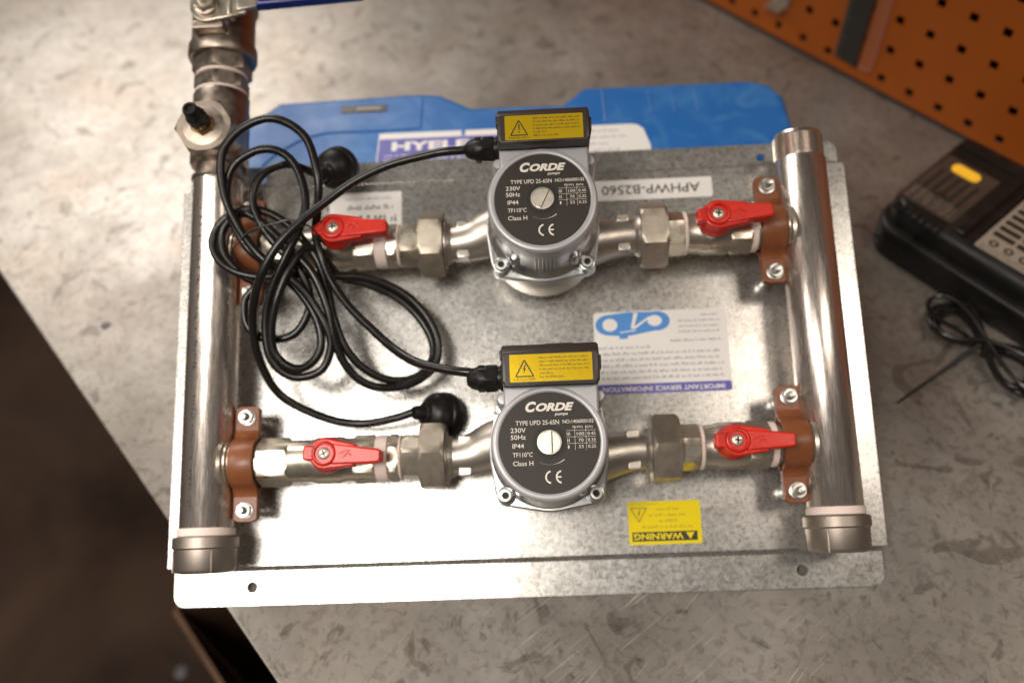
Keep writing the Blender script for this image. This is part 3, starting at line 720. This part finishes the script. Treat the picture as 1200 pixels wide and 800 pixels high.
# pumps ---------------------------------------------------------------
def pump(x, y, knob_deg, phase_label, which):
    g = G()
    g.lathe((0, 0, 7), (0, 0, 1), [(0, 22), (2, 33), (7, 39.5), (15, 42.5), (40, 43.5), (52, 43), (57, 41.5), (58.5, 39)], 64)
    g.tube(spline([(-79, 0, 38), (-66, 0.5, 38), (-54, 3, 38), (-42, 7, 39), (-26, 9, 40)], 3), [14.2 + 10.5 * (k / 19.0) ** 1.6 for k in range(len(spline([(-79, 0, 38), (-66, 0.5, 38), (-54, 3, 38), (-42, 7, 39), (-26, 9, 40)], 3)))], 28)
    g.tube(spline([(79, 0, 38), (64, -0.5, 38), (52, -2, 38), (40, -4, 39), (26, -6, 40)], 3), [13.8 + 8 * (k / 19.0) ** 1.5 for k in range(len(spline([(79, 0, 38), (64, -0.5, 38), (52, -2, 38), (40, -4, 39), (26, -6, 40)], 3)))], 28)
    for sx in (-1, 1):
        g.lathe((sx * 79, 0, 38), (-sx, 0, 0), [(0, 20), (1.6, 20), (2.2, 17), (5.5, 15.5), (7, 13)], 40)
        for sy in (-1, 1): g.box((sx * 63.5, sy * 11.8, 43), (9.5, 6.4, 15), bev=1.1)
    p = g.done('circulation_pump', 'volute', unit, sharp=40); p.location = Vector((x, y, 0)) * S
    # motor
    g = G()
    lugs = [(32, -32.5), (-32.5, -32), (32.5, 29.5), (-32, 30)]
    ph = []
    for lx, ly in lugs: ph += circle(lx, ly, 7.2, 14)
    g.prism(hull(circle(0, -1, 43.5, 48) + ph), 66, 73, bev=1.2)
    g.lathe((0, 0, 72.5), (0, 0, 1), [(0, 42.5), (2, 41.5), (8, 38.4), (12, 37.2), (46, 37.2)], 72)
    for lx, ly in lugs: g.lathe((lx, ly, 72), (0, 0, 1), [(0, 7.2), (4, 6.6), (7.2, 6.2), (7.6, 5.6)], 26)
    for sx in (-1, 1): g.lathe((sx * 22, -30.5, 82), (0, 0, 1), [(0, 4.2), (12, 3.8), (14, 2.4), (14.4, 0)], 18)
    for k in range(-3, 3):
        a = (k + 0.5) * 0.072
        g.box((37.6 * math.sin(a), -37.6 * math.cos(a), 98), (1.1, 2.6, 34), rot=Matrix.Rotation(a, 3, 'Z'), bev=0.3)
    g.box((2, 27, 96), (54, 22, 34), bev=3, seg=3)
    g.done('motor_housing', 'motor', p, sharp=40)
    # painted head with the rim round the faceplate
    g = G()
    hd = [(34.2, 38.5), (-29.6, 38.5)] + [(-29.6, 26.8)] + circle(0, 0, 39, 60, math.radians(139.2), math.radians(389.0)) + [(34.2, 26.8)]
    g.prism(hd, 113, 129.6, bev=2.2, seg=4)
    g.lathe((0, 0, 128.8), (0, 0, 1), [(0.2, 38.2), (1.2, 37.8), (1.7, 36.6), (1.7, 34.8), (1.1, 33.9), (0.7, 33.7)], 72, cap=False)
    for sx, xx in ((-1, -30.4), (1, 35)): g.lathe((xx, 31.5, 86), (0, 0, 1), [(0, 5), (33, 4.6), (35, 3.4), (35.4, 0)], 20)
    g.done('motor_head', 'grey', p, sharp=40)
    # faceplate with its print
    g = G(); z = 130.0
    g.m(0).lathe((0, 0, 129.4), (0, 0, 1), [(0, 33.9), (0.6, 33.8)], 72, cap=False)
    g.flat(circle(0, 0, 33.8, 72), z)
    g.m(1); z += 0.12
    g.text('C', -15.2, 20.6, 7.4, 7.2, z, bold=0.5, shear=0.3)
    g.text('ORDE', -8.2, 20.9, 25.6, 5.7, z, bold=0.5, shear=0.3)
    g.text('pumps', 4.2, 17.4, 9.0, 2.0, z, bold=0.2, shear=0.3)
    g.text('TYPE UPD 25-6SN', -22.0, 12.0, 29.0, 3.0, z, bold=0.05); g.text('NO:1406000102', 9.4, 12.4, 20.6, 2.4, z, bold=0.05)
    for s_, yy, w_ in (('230V', 7.2, 10.2), ('50Hz', 2.6, 10), ('IP44', -3.2, 7.6), ('TF110°C', -9.0, 13.2), ('Class H', -14.8, 13.4)):
        g.text(s_, -25.6 if yy > 0 else -24.6, yy, w_, 3.1, z, bold=0.04)
    # table
    g.text('P(W)  I(A)', 16, 8.6, 13.2, 1.9, z)
    for k, (a, b, c) in enumerate((('III', '100', '0.45'), ('II', '70', '0.35'), ('I', '55', '0.25'))):
        yy = 4.2 - k * 4.3
        g.text(a, 12.4 - 0.2 * len(a), yy, 0.55 * len(a) + 0.4, 2.1, z); g.text(b, 18.4 + (3 - len(b)), yy, 1.65 * len(b), 2.1, z); g.text(c, 25.6, yy, 5.2, 2.1, z)
    for yy in (7.4, 3.1, -1.2): g.flat([(11.5, yy), (31.2, yy), (31.2, yy + 0.2), (11.5, yy + 0.2)], z + .01)
    for xx in (17.0, 24.4): g.flat([(xx, -5.6), (xx + 0.2, -5.6), (xx + 0.2, 10.6), (xx, 10.6)], z + .02)
    # arrow under the knob
    for k in range(10):
        a0 = math.radians(-120 + 7 * k); a1 = a0 + math.radians(7); w_ = 0.08 + 0.1 * max(0, k - 5)
        g.flat([(14.6 * math.cos(a0), 14.6 * math.sin(a0)), ((14.6 + w_) * math.cos(a0), (14.6 + w_) * math.sin(a0)), ((14.6 + w_) * math.cos(a1), (14.6 + w_) * math.sin(a1)), (14.6 * math.cos(a1), 14.6 * math.sin(a1))], z)
    # CE mark drawn from arcs
    for cx, bar in ((0.6, False), (7.6, True)):
        for k in range(16):
            a0 = math.radians(100 + 10 * k); a1 = a0 + math.radians(10)
            g.flat([(cx + r * math.cos(a) * 0.98, -22.8 + r * math.sin(a)) for r, a in ((3.3, a0), (4.4, a0), (4.4, a1), (3.3, a1))], z)
        if bar: g.flat([(cx - 3.4, -23.3), (cx - 0.6, -23.3), (cx - 0.6, -22.3), (cx - 3.4, -22.3)], z + .01)
    fp = g.done('faceplate', ['disc', 'print'], p)
    # speed knob
    g = G(); g.m(1).flat(circle(0.2, 0.2, 11.4, 40), 130.15)
    g.m(0).lathe((0, 0, 130.2), (0, 0, 1), [(0, 8.6), (1.4, 8.5), (2.0, 8.0), (2.05, 7.4), (1.75, 7.1), (1.75, 0)], 44)
    R = Matrix.Rotation(math.radians(knob_deg), 3, 'Z')
    g.box((0, 0, 132.2), (3.0, 15.4, 1.0), rot=R, bev=0.35); g.m(1).box((1.95 * math.cos(math.radians(knob_deg)), 1.95 * math.sin(math.radians(knob_deg)), 132.02), (0.5, 15.0, 0.3), rot=R)
    g.done('vent_screw', ['silver', 'dark'], p)
    # corner screws
    proto = None
    for lx, ly in lugs:
        if proto is None:
            g = G(); g.m(0).lathe((0, 0, 79.2), (0, 0, 1), [(0, 4.9), (2.6, 4.8), (3.2, 4.2), (3.3, 2.6)], 26, cap=False)
            g.m(1).lathe((0, 0, 82.3), (0, 0, 1), [(0, 2.6), (-1.2, 2.3), (-1.3, 0)], 6); proto = g.done('housing_screw', ['bolt', 'dark'], p); proto.location = Vector((lx, ly, 0)) * S
        else:
            c = proto.copy(); COL.objects.link(c); c.parent = p; c.location = Vector((lx, ly, 0)) * S; c.rotation_euler = (0, 0, lx)
    # terminal box
    g = G()
    prof = [(38.5, 80), (65, 80), (66.2, 84), (66.2, 133), (64.8, 137), (59.0, 142.8), (38.5, 142.8)]
    tb = bmesh.new(); A = [tb.verts.new((-30, a, b)) for a, b in prof]; B = [tb.verts.new((35.2, a, b)) for a, b in prof]
    tb.faces.new(A); tb.faces.new(B)
    for k in range(len(prof)): tb.faces.new((A[k], A[(k + 1) % len(prof)], B[(k + 1) % len(prof)], B[k]))
    bmesh.ops.recalc_face_normals(tb, faces=tb.faces)
    bmesh.ops.bevel(tb, geom=[e for e in tb.edges if e.calc_face_angle(0) > 0.5], offset=1.6, segments=3, profile=0.5, affect='EDGES')
    g._merge(tb)
    g.box((9.5, 66.3, 112), (20, 2.6, 34), bev=1.0)
    g.box((35.6, 52, 132), (2.2, 9, 14), bev=0.7); g.box((-30.4, 60, 128), (2.0, 6, 10), bev=0.7)
    g.box((2.6, 48.4, 142.4), (61, 20.6, 1.6), bev=0.5)
    g.done('terminal_box', 'box', p, sharp=30)
    g = G(); z = 143.35; g.m(0).flat(rrect(-24.4, 39.2, 30.4, 57.6, 0.6), z)
    g.m(1); z += 0.12
    tri = [(-20.5, 42.8), (-8.6, 42.8), (-14.5, 53.8)]
    for a, b in zip(tri, tri[1:] + tri[:1]):
        d = Vector((b[0] - a[0], b[1] - a[1])).normalized(); n_ = Vector((-d.y, d.x)) * 0.4
        g.flat([(a[0] - n_.x, a[1] - n_.y), (b[0] - n_.x, b[1] - n_.y), (b[0] + n_.x, b[1] + n_.y), (a[0] + n_.x, a[1] + n_.y)], z)
    if which: g.flat([(-15.0, 51), (-14.0, 51), (-14.2, 46.6), (-14.8, 46.6)], z + .01); g.flat(circle(-14.5, 45.2, 0.6, 10), z + .01)
    else: g.flat([(-14.2, 51), (-15.6, 47.4), (-14.7, 47.6), (-15.2, 44.4), (-13.6, 48.3), (-14.5, 48.1), (-13.4, 51)], z + .01)
    g.lines(-22, 40.4, 15, 1.3, z, ragged=0.02)
    for k in range(6): g.lines(-4.6, 54.6 - k * 2.6, 33.5 if k < 4 else (10, 18)[k - 4], 1.25, z, ragged=0.12)
    g.done('danger_sticker', ['gold', 'ink'], p)
    # cable gland
    g = G(); g.lathe((-29.5, 48, 110), (-1, 0, 0), [(0, 9.6), (2.2, 9.6), (2.6, 8.4), (5.0, 8.2)], 32)
    g.hexnut((-34.0, 48, 110), (-1, 0, 0), 9, 10.2, phase=0.2, ch=0.8)
    g.lathe((-43, 48, 110), (-1, 0, 0), [(0, 9.0), (4, 9.0), (5, 8.4), (9.5, 6.8), (12, 4.6), (12.6, 3.2)], 32)
    for k in range(12):
        a = k * math.pi / 6
        g.box((-45.4, 48 + 9.0 * math.cos(a), 110 + 9.0 * math.sin(a)), (4.4, 1.2, 1.2), rot=Matrix.Rotation(a, 3, 'X'), bev=0.3)
    g.done('cable_gland', 'black', p, sharp=35)
    return p
tag(pump(0, -4, 0, 0, 0), 'lower pump with an upright vent screw slot')
tag(pump(2.2, 166.8, -27, 0, 1), 'upper pump with a slanted vent screw slot')

# fittings above the left header -----------------------------------------
XT = -263.5
g = G(); g.lathe((XT, 228, ZP), (0, 1, 0), [(0, 20.6), (1, 21.6), (3.5, 21.4), (4.5, 19.0), (12, 18.6), (13, 22.2), (16, 23.4), (60, 23.4), (66, 22.8), (75, 23.0), (77, 21.8)], 56)
g.lathe((XT, 262, ZP), (0, 0, 1), [(0, 22.4), (22, 22.0), (26, 21.4), (27, 20)], 48)
T = g.done('tee_fitting', 'cast', unit)
g = G(); g.hexnut((XT, 262, 64.5), (0, 0, 1), 11, 24.0, phase=math.radians(2), ch=0.7); g.lathe((XT, 262, 75.3), (0, 0, 1), [(0, 17), (0.3, 16.4), (0.3, 0)], 40); g.done('hexagon_plug', 'cast', T)
g = G(); g.hexnut((XT, 262, 75.4), (0, 0, 1), 5.4, 9.4, phase=0.5, ch=0.5); g.lathe((XT, 262, 80.6), (0, 0, 1), [(0, 6.4), (3, 6.0)], 24); g.done('brass_fitting', 'brass', T)
g = G()
g.lathe((XT, 262, 81.5), (0, 0, 1), [(0, 7.0), (1, 7.6), (12, 7.6), (13, 6.6), (15, 6.4), (16, 5.9), (22, 5.9), (23.5, 5.0), (23.5, 3.4), (21.5, 3.0), (21.5, 0)], 32)
for k in range(16):
    a = k * math.pi / 8; g.box((XT + 7.6 * math.cos(a), 262 + 7.6 * math.sin(a), 88), (1.0, 1.0, 10), rot=Matrix.Rotation(a, 3, 'Z'), bev=0.3)
g.done('bleed_cap', 'black', T)
def yring(y0, y1, r, mk, name, par=None):
    g = G(); g.lathe((XT, y0, ZP), (0, 1, 0), [(0, r - 1.0), (0.5, r), (y1 - y0 - 0.5, r), (y1 - y0, r - 1.2)], 48); return g.done(name, mk, par or unit)
yring(304.8, 307.6, 22.0, 'tape', 'thread_tape')
g = G(); g.hexnut((XT, 307.4, ZP), (0, 1, 0), 13, 22.8, phase=math.radians(30), ch=0.8); g.done('hexagon_nipple', 'cast', unit)
yring(320.2, 323.4, 21.4, 'tape', 'thread_tape')
g = G()
g.hexnut((XT, 323, ZP), (0, 1, 0), 16, 25.0, phase=math.radians(30), ch=0.8)
g.lathe((XT, 336, ZP), (0, 1, 0), [(0, 22), (0.6, 27.2), (3, 28.4), (12, 28.2), (15, 26.6), (20, 26.0), (40, 26.0), (46, 26.6), (49, 28.2), (58, 28.4), (61, 27), (61.5, 22), (78, 22)], 56)
g.lathe((XT, 366, ZP + 20), (0, 0, 1), [(0, 15), (8, 13), (10, 10.5), (24, 10), (25, 7)], 36)
g.box((XT - 1, 352, ZP + 29), (26, 7, 14), bev=1.5)
LV = g.done('lever_valve', 'cast', unit)
g = G()
g.hexnut((XT, 366, 80.5), (0, 0, 1), 7, 9.2, phase=0.4, ch=0.7); g.lathe((XT, 366, 86), (0, 0, 1), [(0, 4.6), (6, 4.4), (6.6, 3.6), (6.8, 0)], 24)
g.done('stem_nut', 'nickel', LV)
g = G()
g.prism(hull(circle(XT, 366, 14, 24) + [(XT + 32, 357), (XT + 32, 376)]), 75.5, 78.5, bev=0.6)
g.box((XT + 19, 366, 74), (3, 20, 12), bev=1)
g.prism([(XT + 26, 358), (XT + 44, 360.5), (XT + 44, 375), (XT + 26, 376)], 78.4, 82, bev=0.8)
g.done('lever_arm', 'nickel', LV)
g = G(); g.prism(hull([(XT + 42, 359.5), (XT + 42, 376)] + circle(XT + 125, 370, 6.5, 16)), 76, 84.5, bev=2.6, seg=4); tag(g.done('lever_sleeve', 'sleeve', LV, sharp=50), 'dark blue vinyl sleeve')

# ================================================================== POWER CORDS
CORD_TOP = [(-46.1, 218.2, 110.0), (-54.4, 215.3, 110.0), (-68.9, 214.6, 110.0), (-81.9, 213.5, 108.0), (-111.2, 208.5, 104.0), (-137.6, 198.5, 100.0), (-160.5, 183.5, 98.0), (-179.6, 168.3, 98.0), (-195.6, 152.0, 97.0), (-207.6, 134.3, 92.0), (-215.5, 119.0, 84.0), (-220.9, 102.2, 72.0), (-220.9, 80.1, 60.0), (-212.0, 54.8, 46.0), (-195.9, 40.6, 38.0), (-168.3, 28.8, 32.0), (-143.8, 25.5, 30.0), (-119.5, 28.1, 34.0), (-104.5, 32.0, 36.0)]
CORD_LOW = [(-47.9, 48.1, 110.0), (-55.0, 49.0, 110.0), (-66.0, 51.0, 108.0), (-78.5, 54.6, 104.0), (-93.3, 60.0, 98.0), (-110.2, 72.1, 88.0), (-128.7, 90.0, 80.0), (-146.1, 108.6, 74.0), (-158.9, 127.0, 70.0), (-168.3, 147.8, 70.0), (-172.3, 166.6, 76.0), (-168.1, 188.3, 86.0), (-167.2, 208.3, 93.0), (-176.6, 238.6, 96.0), (-201.0, 254.2, 97.0), (-226.2, 246.8, 96.0), (-240.8, 227.4, 94.0), (-240.0, 199.2, 90.0), (-230.8, 174.8, 86.0), (-214.1, 150.6, 83.0), (-194.3, 135.0, 78.0), (-183.5, 124.9, 74.0), (-175.2, 113.5, 70.0), (-166.8, 98.0, 66.0), (-163.0, 82.7, 62.0), (-170.4, 65.2, 58.0), (-186.8, 59.2, 58.0), (-200.1, 63.3, 60.0), (-209.7, 75.6, 64.0), (-211.6, 99.0, 70.0), (-205.8, 122.1, 78.0), (-192.2, 147.4, 86.0), (-180.4, 171.8, 88.0), (-177.4, 192.1, 88.0), (-185.0, 217.4, 88.0), (-197.9, 230.7, 88.0), (-214.5, 232.9, 88.0), (-232.5, 223.0, 87.0), (-239.7, 206.4, 84.0), (-238.5, 185.6, 80.0), (-226.4, 160.2, 76.0), (-208.8, 144.2, 72.0), (-191.8, 129.6, 68.0), (-181.1, 116.4, 65.0), (-173.1, 99.2, 62.0), (-171.4, 81.5, 60.0), (-179.2, 69.1, 60.0), (-191.0, 65.3, 62.0), (-204.5, 75.6, 66.0), (-206.4, 94.3, 72.0), (-199.3, 118.7, 80.0), (-188.7, 141.7, 82.0), (-180.1, 156.7, 76.0), (-169.8, 153.1, 64.0), (-159.1, 139.5, 52.0), (-138.6, 134.0, 46.0), (-115.9, 123.4, 40.0), (-99.6, 108.3, 36.0), (-89.8, 91.0, 34.0), (-88.7, 74.4, 34.0), (-97.4, 62.0, 36.0), (-112.0, 56.9, 38.0), (-127.4, 58.8, 42.0), (-143.6, 68.5, 48.0), (-155.0, 84.0, 54.0), (-162.2, 105.1, 58.0), (-166.7, 127.4, 62.0), (-172.8, 148.6, 68.0), (-186.7, 168.6, 72.0), (-206.4, 184.8, 74.0), (-229.3, 190.8, 74.0), (-248.5, 180.5, 72.0), (-254.3, 163.0, 71.0), (-244.0, 146.4, 70.0), (-221.8, 137.7, 68.0), (-191.7, 138.9, 64.0), (-164.4, 138.1, 58.0), (-137.8, 137.8, 50.0), (-111.8, 127.1, 44.0), (-93.6, 109.2, 40.0), (-84.0, 87.1, 38.0), (-87.7, 66.8, 38.0), (-106.3, 53.6, 40.0), (-129.0, 51.2, 44.0), (-144.5, 57.5, 50.0), (-154.5, 70.2, 56.0), (-160.4, 86.6, 62.0), (-164.5, 109.5, 68.0), (-175.1, 136.7, 74.0), (-191.4, 155.2, 78.0), (-213.0, 176.8, 78.0), (-229.9, 186.6, 76.0), (-245.6, 176.2, 72.0), (-245.7, 157.4, 70.0), (-231.2, 139.5, 68.0), (-221.6, 132.0, 64.0), (-230.7, 120.6, 62.0), (-228.8, 100.6, 60.0), (-214.5, 90.3, 58.0), (-194.6, 92.2, 58.0), (-183.0, 105.5, 60.0), (-179.5, 122.0, 64.0), (-186.8, 141.8, 70.0), (-201.8, 158.3, 74.0), (-215.0, 176.9, 78.0), (-220.8, 197.2, 80.0), (-213.9, 215.8, 80.0), (-196.5, 225.1, 76.0), (-183.7, 224.4, 66.0), (-177.7, 224.1, 52.0)]
def plug(c, d, parent):
    """round rubber plug, cord entry at c going back along -d"""
    g = G(); c = Vector(c)
    g.lathe(c, d, [(0, 4.2), (2, 5.4), (9, 6.0), (10, 8.4), (12, 9.0), (13, 11.0), (16, 14.4), (20, 16.8), (25, 17.6), (27, 17.0), (28, 17.9), (33, 17.9), (35, 16.8), (35.2, 0)], 40)
    for k in range(8):
        a = k * math.pi / 4; R = frame_z(d)
        g.box(c + R @ Vector((7.4 * math.cos(a), 7.4 * math.sin(a), 10.5)), (2, 2, 3), rot=R, bev=0.5)
    g.done('plug', 'black', parent, sharp=40)
def cord(name, pts, pl, lab):
    r = empty(name); r.matrix_world = TRAY
    tag(r, lab, 'power cord', 'power cords of the two pumps')
    c, d = pl
    g = G(); g.tube(spline(pts, 3.2), 3.3, 12); g.done('cord', 'rubber', r, sharp=80)
    plug(c, d, r)
    return r
e1 = Vector(CORD_TOP[-1]); a = cord('power_cord', CORD_TOP, (e1, (0.66, 0.0, -0.60)), 'black cord curving from the upper pump down to the round plug by a lower nut')
e2 = Vector(CORD_LOW[-1]); b = cord('power_cord', CORD_LOW, (e2, (0.42, 0.52, -0.72)), 'tangled black cord from the lower pump up to the round plug by the blue case')
# thin wire tie holding the coils
def tie(pts, r=0.7):
    g = G(); g.tube(spline(pts, 2), r, 6); return g
k = Vector((-197, 168, 96))
tie([k + Vector(p) for p in ((-36, -12, -12), (-22, -2, -4), (-8, 0, 1), (0, 1, 3), (12, 3, 3), (24, 0, -6), (30, -8, -24))]).done('wire_tie', 'steel_dark', b)
